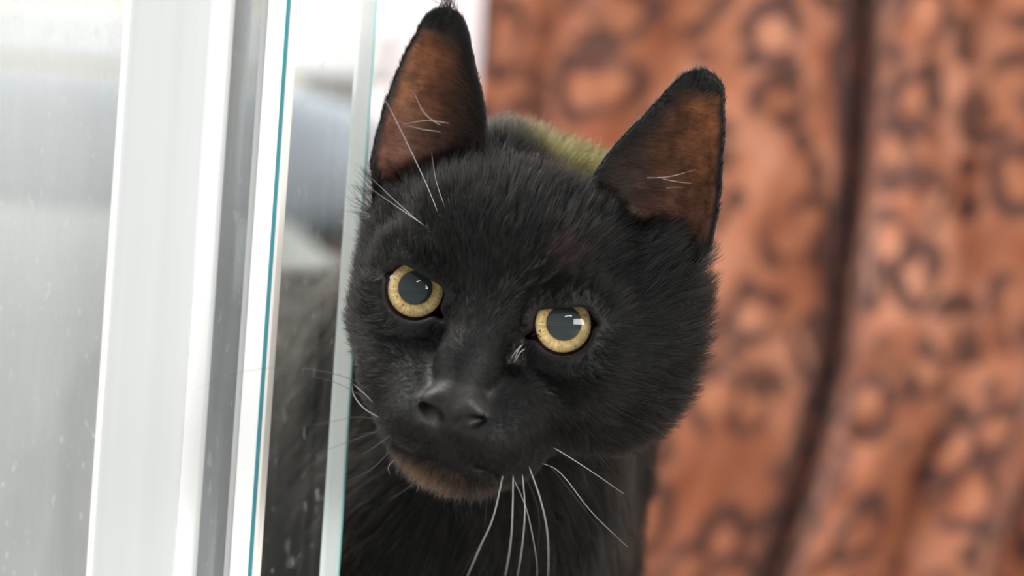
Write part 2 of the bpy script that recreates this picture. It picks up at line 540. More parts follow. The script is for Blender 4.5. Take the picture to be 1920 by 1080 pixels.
def capsule(a, b, ra, rb, k=8, cut=False):
    a, b = np.asarray(a, float), np.asarray(b, float)
    R = max(ra, rb)
    sl, x, y, z = sub(np.minimum(a, b) - R, np.maximum(a, b) + R, 14)
    ab = b - a
    t = np.clip(((x - a[0]) * ab[0] + (y - a[1]) * ab[1] + (z - a[2]) * ab[2]) / (ab @ ab + 1e-9), 0, 1)
    d = np.sqrt((x - a[0] - t * ab[0]) ** 2 + (y - a[1] - t * ab[1]) ** 2 + (z - a[2] - t * ab[2]) ** 2) - (ra + (rb - ra) * t)
    D[sl] = smax(D[sl], -d, k) if cut else smin(D[sl], d, k)
def chain(pts, rad, k=8, cut=False):
    for i in range(len(pts) - 1):
        capsule(pts[i], pts[i + 1], rad[i], rad[i + 1], k, cut)

# ---- body, standing behind the glass: neck, chest, back, legs, tail
neck0 = np.array([0, 58, 4.])
shoulder = cb(905, 700, 0.130)
chest = cb(872, 1010, 0.104)
chain([neck0, (cb(965, 600, 0.098) + neck0) / 2 + np.array([0, 6, 2]), shoulder], [40, 42, 47], 14)
chain([neck0 + np.array([0, -4, -16]), cb(925, 880, 0.088), chest], [34, 34, 41], 14)
chain([shoulder, cb(850, 860, 0.15), cb(640, 850, 0.25), cb(400, 900, 0.37)], [50, 56, 60, 62], 20)
chain([chest, cb(860, 1180, 0.15), cb(640, 1190, 0.26)], [44, 50, 52], 20)
FZ = 0.0
def leg(top, knee, ankle, foot, r):
    chain([to_head(top), to_head(knee), to_head(ankle), to_head(foot)], r, 12)
    f = np.array(foot)
    for dx in (-0.011, -0.004, 0.004, 0.011):
        capsule(to_head(f + np.array([dx * 0.8, -0.004, 0.002])), to_head(f + np.array([dx, -0.020, -0.0035])), 8, 7.5, 5)
sw = at(880, 1010, 0.115); rw = at(400, 900, 0.37)
for sx in (-0.034, 0.030):
    b = np.array([sw[0] + sx - 0.012, sw[1] + 0.028 + (0.02 if sx < 0 else 0), 0])
    leg(b + [0.006 if sx < 0 else -0.004, 0.0, 0.205], b + [0, 0.012, 0.125], b + [0, 0.0, 0.045], b + [0, -0.008, 0.0130], [30, 19, 13, 13])
for sx in (-0.040, 0.040):
    b = np.array([rw[0] + sx * 0.8, rw[1] + 0.03 + sx * 0.5, 0])
    leg(b + [0, -0.02, 0.19], b + [0, -0.055, 0.115], b + [0, 0.028, 0.065], b + [0, 0.008, 0.0130], [46, 28, 13, 13])
rump = to_head(np.array([rw[0] - 0.03, rw[1] + 0.05, 0.24]))
chain([rump] + [to_head(np.array([rw[0] + a, rw[1] + b_, c])) for a, b_, c in ((-0.06, 0.10, 0.21), (-0.085, 0.135, 0.12), (-0.07, 0.14, 0.05), (-0.02, 0.13, 0.02))], [22, 12, 11, 11, 9], 10)
ellipsoid(to_head(rw), (60, 62, 60), 20)

# ---- head
ellipsoid((0, 32, 11), (39, 41, 33), 10)                       # cranium
ellipsoid((0, 18, 22), (28, 22, 16), 10)                       # forehead
ellipsoid((-4, 74, 22), (36, 34, 31), 14)                      # nape
ellipsoid((-13, 50, 30), (17, 24, 23), 12)
for s in (-1, 1):
    if s > 0:
        ellipsoid((26, 20, -10), (21, 26, 24), 12)             # cheek
        ellipsoid((37, 37, -3), (19.5, 24, 27), 12)            # jowl
        ellipsoid((41, 37, 16), (12, 16, 19), 10)
    else:                                                      # the cheek beside the glass lies flatter
        ellipsoid((-22, 20, -8), (18, 25, 22), 12)
        ellipsoid((-27, 34, -2), (15.5, 24, 24), 12)
        ellipsoid((-32, 34, 16), (11.5, 16, 18), 10)
    ellipsoid((s * 21, 6, 10), (13, 9, 6), 8)                  # brow
    ellipsoid((s * 9.0 + 0.4, -11.5, -35.0), (11.0, 12.0, 9.4), 5)   # whisker pad
    ellipsoid((s * 12.4 + 0.6, -1, -28), (12.6, 15, 12), 8)              # cheek of the muzzle
capsule((0, 2, 12), (0, -13, -15), 10.5, 7.8, 8)               # bridge
capsule((0, -13, -15), (0, -18.0, -24), 7.6, 6.2, 4)
ellipsoid((-23, 6, -24), (10, 14, 11), 8)
ellipsoid((2.6, -8.5, -43.4), (12.5, 11.0, 7.6), 4)                # chin
ellipsoid((0, 8, -38), (22, 22, 14), 10)                       # lower jaw
# nose leather
ellipsoid((0, -19.6, -27.0), (8.2, 5.6, 4.2), 2.2)
for s in (-1, 1):
    ellipsoid((s * 6.2, -18.8, -29.0), (3.8, 4.6, 3.4), 1.8)
capsule((0, -22.8, -29.5), (0, -20.5, -34), 2.8, 1.8, 2)
for s in (-1, 1):
    chain([(s * 3.3, -25.2, -32.4), (s * 5.6, -24.4, -31.8), (s * 9.4, -20.0, -30.0)], [1.5, 2.3, 1.0], 0.7, True)   # nostril
    chain([(0, -23.4, -40.5), (s * 7, -21.5, -43.6), (s * 14, -14.0, -43.6), (s * 21, -4, -40)], [0.9, 0.9, 0.9, 0.7] if s < 0 else [0.7, 0.45, 0.35, 0.3], 1.6, True)  # mouth
capsule((0, -23.6, -34.5), (0, -23.8, -40.5), 0.7, 0.9, 1.6, True)   # philtrum

# ---- eyes: lids as shells round the eyeball, then the opening cut along the line of sight
EYE_R = 11.6
EYES = [np.array([s * 22.3 - 1.6, 8.6, 0.7]) for s in (-1, 1)]
cdir = -(HB.T @ np.array([0, 1., 0]))                # from the head towards the camera, in head axes
def eye_basis(s):
    w = cdir / np.linalg.norm(cdir)
    u = np.array([1., 0, 0]) - w * w[0]; u /= np.linalg.norm(u)
    v = np.cross(w, u)
    if v[2] < 0: v = -v
    return u, v, w
def opening(s, a, b):
    """2-D distance to the lid opening; a points outwards to the ear side, b up, in mm"""
    r = np.hypot(a + 0.1, b + 0.2) - 8.75
    t = math.radians(17)
    lid = (b * math.cos(t) - a * math.sin(t)) - 4.85
    d = smax(r, lid, 2.0)
    # corners: inner one drawn down towards the nose, outer one short
    def cap(ax, ay, bx, by, ra, rb):
        h = np.clip(((a - ax) * (bx - ax) + (b - ay) * (by - ay)) / ((bx - ax) ** 2 + (by - ay) ** 2), 0, 1)
        return np.hypot(a - ax - h * (bx - ax), b - ay - h * (by - ay)) - (ra + (rb - ra) * h)
    d = smin(d, cap(-5.5, -3.6, -10.4, -6.4, 2.0, 0.3), 1.5)
    d = smin(d, cap(6, 2.0, 9.6, 2.6, 2.0, 0.3), 1.5)
    return d
def eye_ab(s, P):
    u, v, w = eye_basis(s)
    q = P - EYES[0 if s < 0 else 1]
    return s * (q @ u), q @ v, q @ w
for i, s in enumerate((-1, 1)):
    ellipsoid(EYES[i], (12.5, 12.5, 12.5), 5)
for i, s in enumerate((-1, 1)):
    E = EYES[i]
    sl, x, y, z = sub(E - 18, E + 18, 0)
    u, v, w = eye_basis(s)
    qx, qy, qz = x - E[0], y - E[1], z - E[2]
    a = s * (qx * u[0] + qy * u[1] + qz * u[2]); b = qx * v[0] + qy * v[1] + qz * v[2]; c = qx * w[0] + qy * w[1] + qz * w[2]
    cut = smax(opening(s, a, b), 2.0 - c, 1.0)
    D[sl] = smax(D[sl], -cut, 1.2)

# ---- ears: thin cupped sheets
EAR_V = np.array([10, 24, 32, 41, 50, 56, 61, 65, 69, 73, 76, 79, 81, 82.2, 83, 85, 95.])
EAR_H = np.array([11.0, 15.0, 17.6, 17.8, 16.6, 15.2, 13.7, 12.3, 10.9, 9.3, 8.4, 7.0, 5.6, 4.0, 1.6, -2.5, -13])
EAR_C = np.array([31.5, 32, 32.3, 33, 34.2, 35.2, 36.3, 37.3, 38.0, 38.5, 39.0, 39.4, 39.6, 39.7, 39.8, 39.8, 39.8])
def ear_geo(s, x, z):
    sx = s * x
    if s < 0:                       # the ear by the glass stands a little more upright
        sx = sx + 0.03 * (z - 30)
        z = z - 1.8
    else:
        sx = sx - 0.025 * (z - 30)
    hw = np.interp(z, EAR_V, EAR_H); xc = np.interp(z, EAR_V, EAR_C)
    if s > 0:                       # the other is turned out and shows its full width
        wd = np.interp(z, [20, 34, 60, 76], [3.0, 3.0, 1.0, 0.4]); hw = hw + wd; xc = xc + wd * 0.9
    a = (sx - xc) / np.maximum(hw, 3.0)
    cup = np.interp(z, [15, 32, 50, 65, 82], [13, 15, 12, 7, 1.5])
    Dp = np.interp(z, [10, 30, 50, 70, 84], [35, 38, 36.5, 33, 29])
    aa = np.clip(np.abs(a), 0, 1.15)
    dep = Dp - cup * aa ** 2.2 + np.where(a < 0, 1.0, 3.0) * aa       # the inner edge comes further forward
    return sx, hw, xc, a, dep
for s in (-1, 1):
    lo = (min(s * 10, s * 56), 5, 18); hi = (max(s * 10, s * 56), 50, 84)
    sl, x, y, z = sub(lo, hi, 4)
    xz, zz_ = np.broadcast_arrays(x + 0 * z, z + 0 * x)
    sx, hw, xc, a, dep = ear_geo(s, xz[:, 0, :], zz_[:, 0, :])
    sheet = np.abs(y - dep[:, None, :]) * 0.8 - 1.15
    outl = ((np.abs(sx - xc) - hw) * 0.86)[:, None, :]
    low = 20.0 - z
    d = smax(smax(sheet, outl, 1.6), low + 0 * sheet, 2)
    D[sl] = smin(D[sl], d.astype(np.float32), 4.5)

# ---- surface nets
def surface_nets(D, X, Y, Z):
    ins = D < 0
    nx, ny, nz = D.shape
    cnt = np.zeros((nx - 1, ny - 1, nz - 1), np.int8)
    for dx in (0, 1):
        for dy in (0, 1):
            for dz in (0, 1):
                cnt += ins[dx:nx - 1 + dx, dy:ny - 1 + dy, dz:nz - 1 + dz]
    act = (cnt > 0) & (cnt < 8)
    ci, cj, ck = np.nonzero(act)
    idx = np.full(act.shape, -1, np.int32)
    idx[ci, cj, ck] = np.arange(len(ci))
    acc = np.zeros((len(ci), 3)); num = np.zeros(len(ci))
    corners = [(0, 0, 0), (1, 0, 0), (0, 1, 0), (1, 1, 0), (0, 0, 1), (1, 0, 1), (0, 1, 1), (1, 1, 1)]
    edges = [(0, 1), (2, 3), (4, 5), (6, 7), (0, 2), (1, 3), (4, 6), (5, 7), (0, 4), (1, 5), (2, 6), (3, 7)]
    val = [D[ci + c[0], cj + c[1], ck + c[2]] for c in corners]
    pos = [np.stack([X[ci + c[0]], Y[cj + c[1]], Z[ck + c[2]]], 1) for c in corners]
    for e0, e1 in edges:
        v0, v1 = val[e0], val[e1]
        m = (v0 < 0) != (v1 < 0)
        t = np.where(m, v0 / np.where(m, v0 - v1, 1), 0)
        p = pos[e0] + (pos[e1] - pos[e0]) * t[:, None]
        acc[m] += p[m]; num[m] += 1
    V = acc / num[:, None]
    Q = []
    for ax in range(3):
        sl0 = [slice(None)] * 3; sl1 = [slice(None)] * 3
        sl0[ax] = slice(0, -1); sl1[ax] = slice(1, None)
        a, b = ins[tuple(sl0)], ins[tuple(sl1)]
        ch = a != b
        i, j, k = np.nonzero(ch)
        I = [i, j, k]
        o1, o2 = [(1, 2), (2, 0), (0, 1)][ax]
        ok = (I[o1] > 0) & (I[o2] > 0) & (I[o1] < D.shape[o1] - 1) & (I[o2] < D.shape[o2] - 1)
        I = [q[ok] for q in I]
        flip = b[ch][ok]
        def cell(d1, d2):
            J = [q.copy() for q in I]
            J[o1] = J[o1] - d1; J[o2] = J[o2] - d2
            return idx[J[0], J[1], J[2]]
        q = np.stack([cell(1, 1), cell(0, 1), cell(0, 0), cell(1, 0)], 1)
        q[flip] = q[flip][:, ::-1]
        Q.append(q)
    Q = np.concatenate(Q)
    return V, Q[(Q >= 0).all(1)]
V, Q = surface_nets(D, GX, GY, GZ)
# light smoothing
def smooth(V, Q, it, lam):
    E = np.concatenate([Q[:, [0, 1]], Q[:, [1, 2]], Q[:, [2, 3]], Q[:, [3, 0]]])
    for i in range(it):
        S_ = np.zeros_like(V); n = np.zeros(len(V))
        for a, b in ((0, 1), (1, 0)):
            for c in range(3):
                S_[:, c] += np.bincount(E[:, a], V[E[:, b], c], len(V))
            n += np.bincount(E[:, a], minlength=len(V))
        V = V + lam * (S_ / n[:, None] - V)
    return V
V = smooth(V, Q, 1, 0.5)

# ---- what each spot of the skin is: ear lining, nose, lid rim, chin
def vertex_normals(V, Q):
    n = np.cross(V[Q[:, 2]] - V[Q[:, 0]], V[Q[:, 3]] - V[Q[:, 1]])
    out = np.zeros_like(V)
    for c in range(4):
        for k in range(3):
            out[:, k] += np.bincount(Q[:, c], n[:, k], len(V))
    return out / (np.linalg.norm(out, axis=1)[:, None] + 1e-9)
VN = vertex_normals(V, Q)
def classify(P, Nn):
    """weights: inside of an ear, nose leather, distance to the lid openings, brown chin"""
    ear = np.zeros(len(P)); rim = np.zeros(len(P)); sheet = np.zeros(len(P)); ea = np.zeros(len(P))
    for s in (-1, 1):
        sx, hw, xc, a, dep = ear_geo(s, P[:, 0], P[:, 2])
        near = (np.abs(a) < 1.25) & (P[:, 2] > 24) & (P[:, 2] < 84) & (np.abs(P[:, 1] - dep) < 4.0)
        front = near & (P[:, 1] < dep - 0.15)
        lat = hw - (sx - xc); med = hw + (sx - xc)
        edge = np.minimum(np.minimum(lat, med * 0.62), (83 - P[:, 2]) * 0.26)
        f = front * np.clip((edge - 1.3) / 1.6, 0, 1) * np.clip((P[:, 2] - 26) / 5, 0, 1)
        ear = np.maximum(ear, f)
        sheet = np.maximum(sheet, near * np.clip((P[:, 2] - 26) / 6, 0, 1))
        ea = np.where(near, a, ea)
    nose = np.clip(1.3 - np.maximum.reduce([np.abs(P[:, 0]) / 8.6, np.abs(P[:, 2] + 28.6) / 5.8]), 0, 0.3) / 0.3 * (P[:, 1] < -15.5)
    op = np.full(len(P), 50.0)
    for s in (-1, 1):
        a, b, c = eye_ab(s, P)
        op = np.where((c > 0) & (np.hypot(a, b) < 24), np.minimum(op, opening(s, a, b)), op)
    chin = np.clip((-43.8 - P[:, 2]) / 4.5, 0, 1) * np.clip((9 - P[:, 0]) / 14, 0.12, 1) * np.clip((4 - P[:, 1]) / 6, 0, 1) * np.clip((20 - np.abs(P[:, 0])) / 6, 0, 1)
    return ear, sheet, ea, nose, op, chin
ear, sheet, ea, nose, op, chin = classify(V, VN)
col = np.tile(np.array([0.006, 0.006, 0.0058]), (len(V), 1))
def mixc(col, w, c):
    return col * (1 - w[:, None]) + np.asarray(c) * w[:, None]
earcol = np.tile(np.array([0.12, 0.052, 0.032]), (len(V), 1))
up = np.clip((V[:, 2] - 44) / 22, 0, 1)
outer = np.clip(ea * 0.75 + 0.45, 0, 1)
earcol = earcol * (0.08 + 0.92 * outer[:, None]) + np.array([0.11, 0.035, 0.004]) * (up * outer)[:, None]  # backlit orange above and shading towards the inner side put into the colour
col = col * (1 - ear[:, None]) + earcol * ear[:, None]
col = mixc(col, nose, (0.016, 0.014, 0.0135))
col = mixc(col, np.clip((0.9 - op) / 0.6, 0, 1), (0.012, 0.008, 0.008))
col = mixc(col, chin * 0.8, (0.010, 0.006, 0.005))

def cat_skin():
    m, nt, out = new_mat('black_cat_skin')
    a = N(nt, 'ShaderNodeAttribute', attribute_name='skin')
    e = N(nt, 'ShaderNodeAttribute', attribute_name='thin')
    tc = N(nt, 'ShaderNodeTexCoord')
    f = noise(nt, tc.outputs['Object'], 170, 5, 0.65)
    mul = N(nt, 'ShaderNodeMix', data_type='RGBA', blend_type='MULTIPLY')
    mul.inputs['Factor'].default_value = 1
    r = ramp(nt, f, [(0.35, (0.45, 0.42, 0.42)), (0.65, (1.35, 1.3, 1.25))])
    L(nt, a.outputs['Color'], mul.inputs['A']); L(nt, r.outputs[0], mul.inputs['B'])
    p = N(nt, 'ShaderNodeBsdfPrincipled', Roughness=0.52)
    p.inputs['Specular IOR Level'].default_value = 0.22
    L(nt, mul.outputs['Result'], p.inputs['Base Color'])
    wt = N(nt, 'ShaderNodeAttribute', attribute_name='wet')
    L(nt, math_n(nt, 'SUBTRACT', 0.55, math_n(nt, 'MULTIPLY', wt.outputs['Fac'], 0.1)), p.inputs['Roughness'])
    L(nt, math_n(nt, 'ADD', 0.2, math_n(nt, 'MULTIPLY', wt.outputs['Fac'], 0.10)), p.inputs['Specular IOR Level'])
    bmp = N(nt, 'ShaderNodeBump', Strength=0.35, Distance=0.0005)
    L(nt, noise(nt, tc.outputs['Object'], 1500, 2, 0.5), bmp.inputs['Height'])
    L(nt, bmp.outputs[0], p.inputs['Normal'])
    t = N(nt, 'ShaderNodeBsdfTranslucent', Color=(0.75, 0.24, 0.06, 1))
    mx = N(nt, 'ShaderNodeMixShader')
    L(nt, math_n(nt, 'MULTIPLY', e.outputs['Fac'], 0.16), mx.inputs[0])
    L(nt, p.outputs[0], mx.inputs[1]); L(nt, t.outputs[0], mx.inputs[2])
    L(nt, mx.outputs[0], out.inputs[0])
    return m
me = pydata('cat', to_world(V), Q.tolist())
ca = me.attributes.new('skin', 'FLOAT_COLOR', 'POINT')
ca.data.foreach_set('color', np.concatenate([col, np.ones((len(V), 1))], 1).astype(np.float32).ravel())
na = me.attributes.new('wet', 'FLOAT', 'POINT')
na.data.foreach_set('value', nose.astype(np.float32))
ta = me.attributes.new('thin', 'FLOAT', 'POINT')
ta.data.foreach_set('value', (ear * (0.25 + 0.75 * outer) * np.clip((V[:, 2] - 30) / 15, 0.15, 1)).astype(np.float32))
cat = link('cat', me, cat_skin(), None, True)
tag(cat, 'black cat with amber eyes peeking round the edge of the glass panel', 'cat')
# ------------------------------------------------------------------ eyes: ball, iris, pupil, clear cornea
def iris_mat():
    m, nt, out = new_mat('amber_iris')
    u = N(nt, 'ShaderNodeAttribute', attribute_name='polar')      # x: radius in units of the iris, y: angle / 2 pi
    sp = N(nt, 'ShaderNodeSeparateXYZ'); L(nt, u.outputs['Vector'], sp.inputs[0])
    tc = N(nt, 'ShaderNodeTexCoord')
    cb_ = N(nt, 'ShaderNodeCombineXYZ')
    L(nt, math_n(nt, 'MULTIPLY', sp.outputs[0], 3.0), cb_.inputs[0]); L(nt, math_n(nt, 'MULTIPLY', sp.outputs[1], 34.0), cb_.inputs[1])
    fib = N(nt, 'ShaderNodeTexNoise', Scale=1.6, Detail=5.0, Roughness=0.65, Distortion=0.6); L(nt, cb_.outputs[0], fib.inputs['Vector'])
    base = ramp(nt, sp.outputs[0], [(0.50, (0.34, 0.19, 0.04)), (0.56, (0.62, 0.43, 0.13)), (0.68, (0.78, 0.62, 0.29)), (0.80, (0.62, 0.43, 0.18)), (0.88, (0.40, 0.23, 0.08)), (0.93, (0.05, 0.028, 0.015))])
    fr = ramp(nt, fib.outputs[0], [(0.32, (0.42, 0.34, 0.25)), (0.55, (1, 1, 1)), (0.75, (1.25, 1.2, 1.15))])
    mul = N(nt, 'ShaderNodeMix', data_type='RGBA', blend_type='MULTIPLY'); mul.inputs['Factor'].default_value = 0.85
    L(nt, base.outputs[0], mul.inputs['A']); L(nt, fr.outputs[0], mul.inputs['B'])
    sk = N(nt, 'ShaderNodeTexVoronoi', Scale=750.0); L(nt, tc.outputs['Object'], sk.inputs['Vector'])
    n = noise(nt, tc.outputs['Object'], 220, 2, 0.5)
    spots = math_n(nt, 'MULTIPLY', ramp(nt, sk.outputs['Distance'], [(0.16, (1, 1, 1)), (0.30, (0, 0, 0))]).outputs[0], ramp(nt, n, [(0.52, (0, 0, 0)), (0.60, (1, 1, 1))]).outputs[0])
    mc = N(nt, 'ShaderNodeMix', data_type='RGBA')
    L(nt, spots, mc.inputs['Factor']); L(nt, mul.outputs['Result'], mc.inputs['A']); mc.inputs['B'].default_value = (0.13, 0.035, 0.008, 1)
    p = N(nt, 'ShaderNodeBsdfPrincipled', Roughness=0.5)
    L(nt, mc.outputs['Result'], p.inputs['Base Color'])
    L(nt, p.outputs[0], out.inputs[0])
    return m
def cornea_mat():
    m, nt, out = new_mat('clear_cornea')
    tr = N(nt, 'ShaderNodeBsdfTransparent')
    gl = N(nt, 'ShaderNodeBsdfGlossy', Roughness=0.02)
    fr = N(nt, 'ShaderNodeFresnel', IOR=1.42)
    mx = N(nt, 'ShaderNodeMixShader')
    L(nt, fr.outputs[0], mx.inputs[0]); L(nt, tr.outputs[0], mx.inputs[1]); L(nt, gl.outputs[0], mx.inputs[2])
    L(nt, mx.outputs[0], out.inputs[0])
    return m
M_iris, M_cornea = iris_mat(), cornea_mat()
M_pupil = paint('grey_green_pupil', (0.030, 0.040, 0.040), 0.6, 0.03, 50, (1, 1, 1), 0.0)  # grey haze of reflections put into the pupil colour
M_ball = paint('dark_sclera', (0.05, 0.035, 0.025), 0.25, 0.05, 50, (1, 1, 1))

def dome(r0, r1, f, nr=14, na=56, polar=False):
    """rings from radius r0 to r1 with height f(r); points (a, b, c) with c along the line of sight"""
    P, U, F = [], [], []
    for i in range(nr + 1):
        r = r0 + (r1 - r0) * i / nr
        for j in range(na):
            w = 2 * math.pi * j / na
            P.append((r * math.cos(w), r * math.sin(w), f(r))); U.append((r / r1, abs(j / na * 2 - 1) * 0.5, 0))
    for i in range(nr):
        for j in range(na):
            F.append((i * na + j, i * na + (j + 1) % na, (i + 1) * na + (j + 1) % na, (i + 1) * na + j))
    return np.array(P), U, F
for i, s in enumerate((-1, 1)):
    u, v, w = eye_basis(s)
    B = np.stack([u, v, w], 1)
    def emesh(name, P, F, mat, parent, uvw=None):
        m_ = pydata(name, to_world(EYES[i] + (np.asarray(P) @ Matrix_tilt) @ B.T), F)
        if uvw is not None:
            a_ = m_.attributes.new('polar', 'FLOAT_VECTOR', 'POINT'); a_.data.foreach_set('vector', np.array(uvw, np.float32).ravel())
        return link(name, m_, mat, parent, True)
    IR = 9.9
    ta = math.radians(4.5)                     # the gaze rides a little high under the upper lid
    Matrix_tilt = np.array([[1, 0, 0], [0, math.cos(ta), -math.sin(ta)], [0, math.sin(ta), math.cos(ta)]])
    # eyeball: sphere open in front of the iris
    P, _, F = dome(0, 1, lambda r: 0, 18, 56)
    th = np.linspace(math.pi, math.asin(IR / EYE_R), 19)
    P = np.array([(EYE_R * math.sin(t) * math.cos(2 * math.pi * j / 56), EYE_R * math.sin(t) * math.sin(2 * math.pi * j / 56), EYE_R * math.cos(t)) for t in th for j in range(56)])
    eye = emesh('eye', P, F, M_ball, cat)
    eye['label'] = 'amber eye on the side by the glass' if s < 0 else 'amber eye on the side by the curtain'
    hI = EYE_R * math.cos(math.asin(IR / EYE_R))
    PR = 4.95 if s < 0 else 5.1
    P, U, F = dome(PR, IR, lambda r: hI + 1.2 * (1 - (r / IR) ** 2), 10, 72)
    emesh('iris', P, F, M_iris, eye, U)
    P, U, F = dome(0.02, PR + 0.25, lambda r: hI + 0.75, 4, 48)
    emesh('pupil', P, F, M_pupil, eye)
    RC = 11.5
    hC = hI - math.sqrt(RC ** 2 - IR ** 2)
    P, U, F = dome(0.01, IR + 0.02, lambda r: hC + math.sqrt(max(RC ** 2 - r * r, 0)), 16, 72)
    emesh('cornea', P, F, M_cornea, eye)
# ------------------------------------------------------------------ fur
def sample(V, Q, dens, n):
    """n points on the quads, drawn by area times density; returns points and normals"""
    T = np.concatenate([Q[:, [0, 1, 2]], Q[:, [0, 2, 3]]])
    ar = np.linalg.norm(np.cross(V[T[:, 1]] - V[T[:, 0]], V[T[:, 2]] - V[T[:, 0]]), axis=1)
    w = ar * dens[T].mean(1)
    c = np.cumsum(w); k = np.searchsorted(c, rng.random(n) * c[-1])
    a, b = rng.random(n), rng.random(n)
    m = a + b > 1; a[m], b[m] = 1 - a[m], 1 - b[m]
    t = T[k]
    P = V[t[:, 0]] + a[:, None] * (V[t[:, 1]] - V[t[:, 0]]) + b[:, None] * (V[t[:, 2]] - V[t[:, 0]])
    Nn = VN[t[:, 0]] * (1 - a - b)[:, None] + VN[t[:, 1]] * a[:, None] + VN[t[:, 2]] * b[:, None]
    return P, Nn / (np.linalg.norm(Nn, axis=1)[:, None] + 1e-9)
def unit(a):
    return a / (np.linalg.norm(a, axis=1)[:, None] + 1e-9)
DOWN = HB.T @ np.array([0, 0, -1.])
BACK = HB.T @ np.array([-0.55, 0.83, -0.1])
def vnoise(P, f, seed):
    """cheap smooth vector noise: sums of sines"""
    r = np.random.default_rng(seed)
    out = np.zeros_like(P)
    for i in range(5):
        k = r.normal(size=(3, 3)) * f
        out += np.sin(P @ k + r.random(3) * 6.28)
    return out / 2.2
def flow(P, Nn, ear, sheet, op):
    N0 = np.array([0, -36., -20])
    d = unit(P - N0)
    d[:, 2] -= 0.25 * np.clip(-P[:, 2] / 30, 0, 1)
    body = np.clip((P[:, 1] - 55) / 40, 0, 1) + np.clip((-58 - P[:, 2]) / 20, 0, 1)
    body = np.clip(body, 0, 1)[:, None]
    far = np.clip((P[:, 1] - 110) / 60, 0, 1)[:, None]
    d = d * (1 - body) + body * (DOWN * (0.9 - 0.5 * far) + BACK * (0.35 + 0.65 * far))
    # away from the lids
    for s in (-1, 1):
        u, v, w = eye_basis(s)
        a, b, c = eye_ab(s, P)
        e = 0.4
        g = np.stack([opening(s, a + e, b) - opening(s, a - e, b), opening(s, a, b + e) - opening(s, a, b - e)], 1)
        g /= np.linalg.norm(g, axis=1)[:, None] + 1e-6
        k = np.where((c > 0) & (np.hypot(a, b) < 26), np.clip(1 - opening(s, a, b) / 7.0, 0, 1), 0)[:, None]
        d = d * (1 - 0.85 * k) + (s * g[:, :1] * u + g[:, 1:] * v) * k * 1.2
    # ears: up along the back and the rim
    upv = np.array([0.12, 0.1, 1.0]) * np.stack([np.sign(P[:, 0]), np.ones(len(P)), np.ones(len(P))], 1)
    d = d * (1 - sheet[:, None]) + upv * sheet[:, None]
    side = np.stack([np.sign(P[:, 0]) * 0.9, np.full(len(P), -0.25), np.full(len(P), 0.35)], 1)
    d = d * (1 - ear[:, None]) + side * ear[:, None]
    d = unit(d) + 0.22 * vnoise(P, 0.09, 3) + 0.12 * vnoise(P, 0.3, 5)
    d = d - Nn * (d * Nn).sum(1)[:, None]
    return unit(d)
def grow(n, dens, seg=5, guides=None):
    P, Nn = sample(V, Q, dens, n)
    ear, sheet, ea, nose, op, chin = classify(P, Nn)
    keep = (op > 0.55) & (nose < 0.3) & ((ear < 0.4) | (rng.random(n) < np.clip(0.34 - 0.3 * ea, 0.06, 0.6)))
    inm = (np.abs(P[:, 0]) < 10) & (P[:, 1] < -19) & (np.abs(P[:, 2] + 30) < 4.2)
    keep &= ~inm
    P, Nn, ear, sheet, ea, nose, op, chin = [q[keep] for q in (P, Nn, ear, sheet, ea, nose, op, chin)]
    n = len(P)
    d = flow(P, Nn, ear, sheet, op)
    r = np.linalg.norm(P - np.array([0, -30., -28]), axis=1)
    Ln = np.interp(r, [6, 14, 24, 38, 52, 70, 95, 160, 300], [0.9, 1.6, 3.2, 5.0, 6.6, 9.5, 13, 17, 19])
    Ln = np.where(chin > 0.1, 2.6 + 5.5 * rng.random(n) ** 3, Ln)
    Ln *= np.clip(0.28 + op / 7.0, 0.28, 1)
    Ln = Ln * (1 - sheet) + 2.6 * sheet
    Ln = np.where(ear > 0.4, 5.0 + 7.0 * rng.random(n) * (ea < 0.3), Ln)
    Ln *= 0.65 + 0.6 * rng.random(n)
    lift = np.interp(r, [6, 25, 50, 90, 160], [0.22, 0.30, 0.36, 0.46, 0.5]) * (0.6 + 0.8 * rng.random(n))
    lift = np.where(chin > 0.1, 1.0, lift)
    lift = np.where((sheet > 0.3) & (ear < 0.4), 0.15, lift)
    dir0 = unit(d * 1.0 + Nn * lift[:, None] * 1.5)
    dir1 = unit(d + Nn * (lift * 0.15)[:, None] + 0.16 * rng.normal(size=(n, 3)) + 0.10 * DOWN)
    t = np.linspace(0, 1, seg)[None, :, None]
    S_ = P[:, None, :] - Nn[:, None, :] * 0.25 + Ln[:, None, None] * (dir0[:, None, :] * (t - 0.5 * t * t) + dir1[:, None, :] * (0.5 * t * t))
    info = dict(P=P, N=Nn, ear=ear, sheet=sheet, nose=nose, op=op, chin=chin, r=r, ea=ea, L=Ln)
    return S_, info
def clump(S_, G, amt):
    """draw the tips of the strands S_ towards the nearest guide strand of G"""
    from mathutils import kdtree
    kd = kdtree.KDTree(len(G))
    for i, p in enumerate(G[:, 0]):
        kd.insert(p, i)
    kd.balance()
    near = np.array([kd.find(p)[1] for p in S_[:, 0]])
    n = S_.shape[1]
    t = (np.linspace(0, 1, n) ** 1.3)[None, :, None]
    a = amt[:, None, None] * t
    return S_ * (1 - a) + G[near] * a
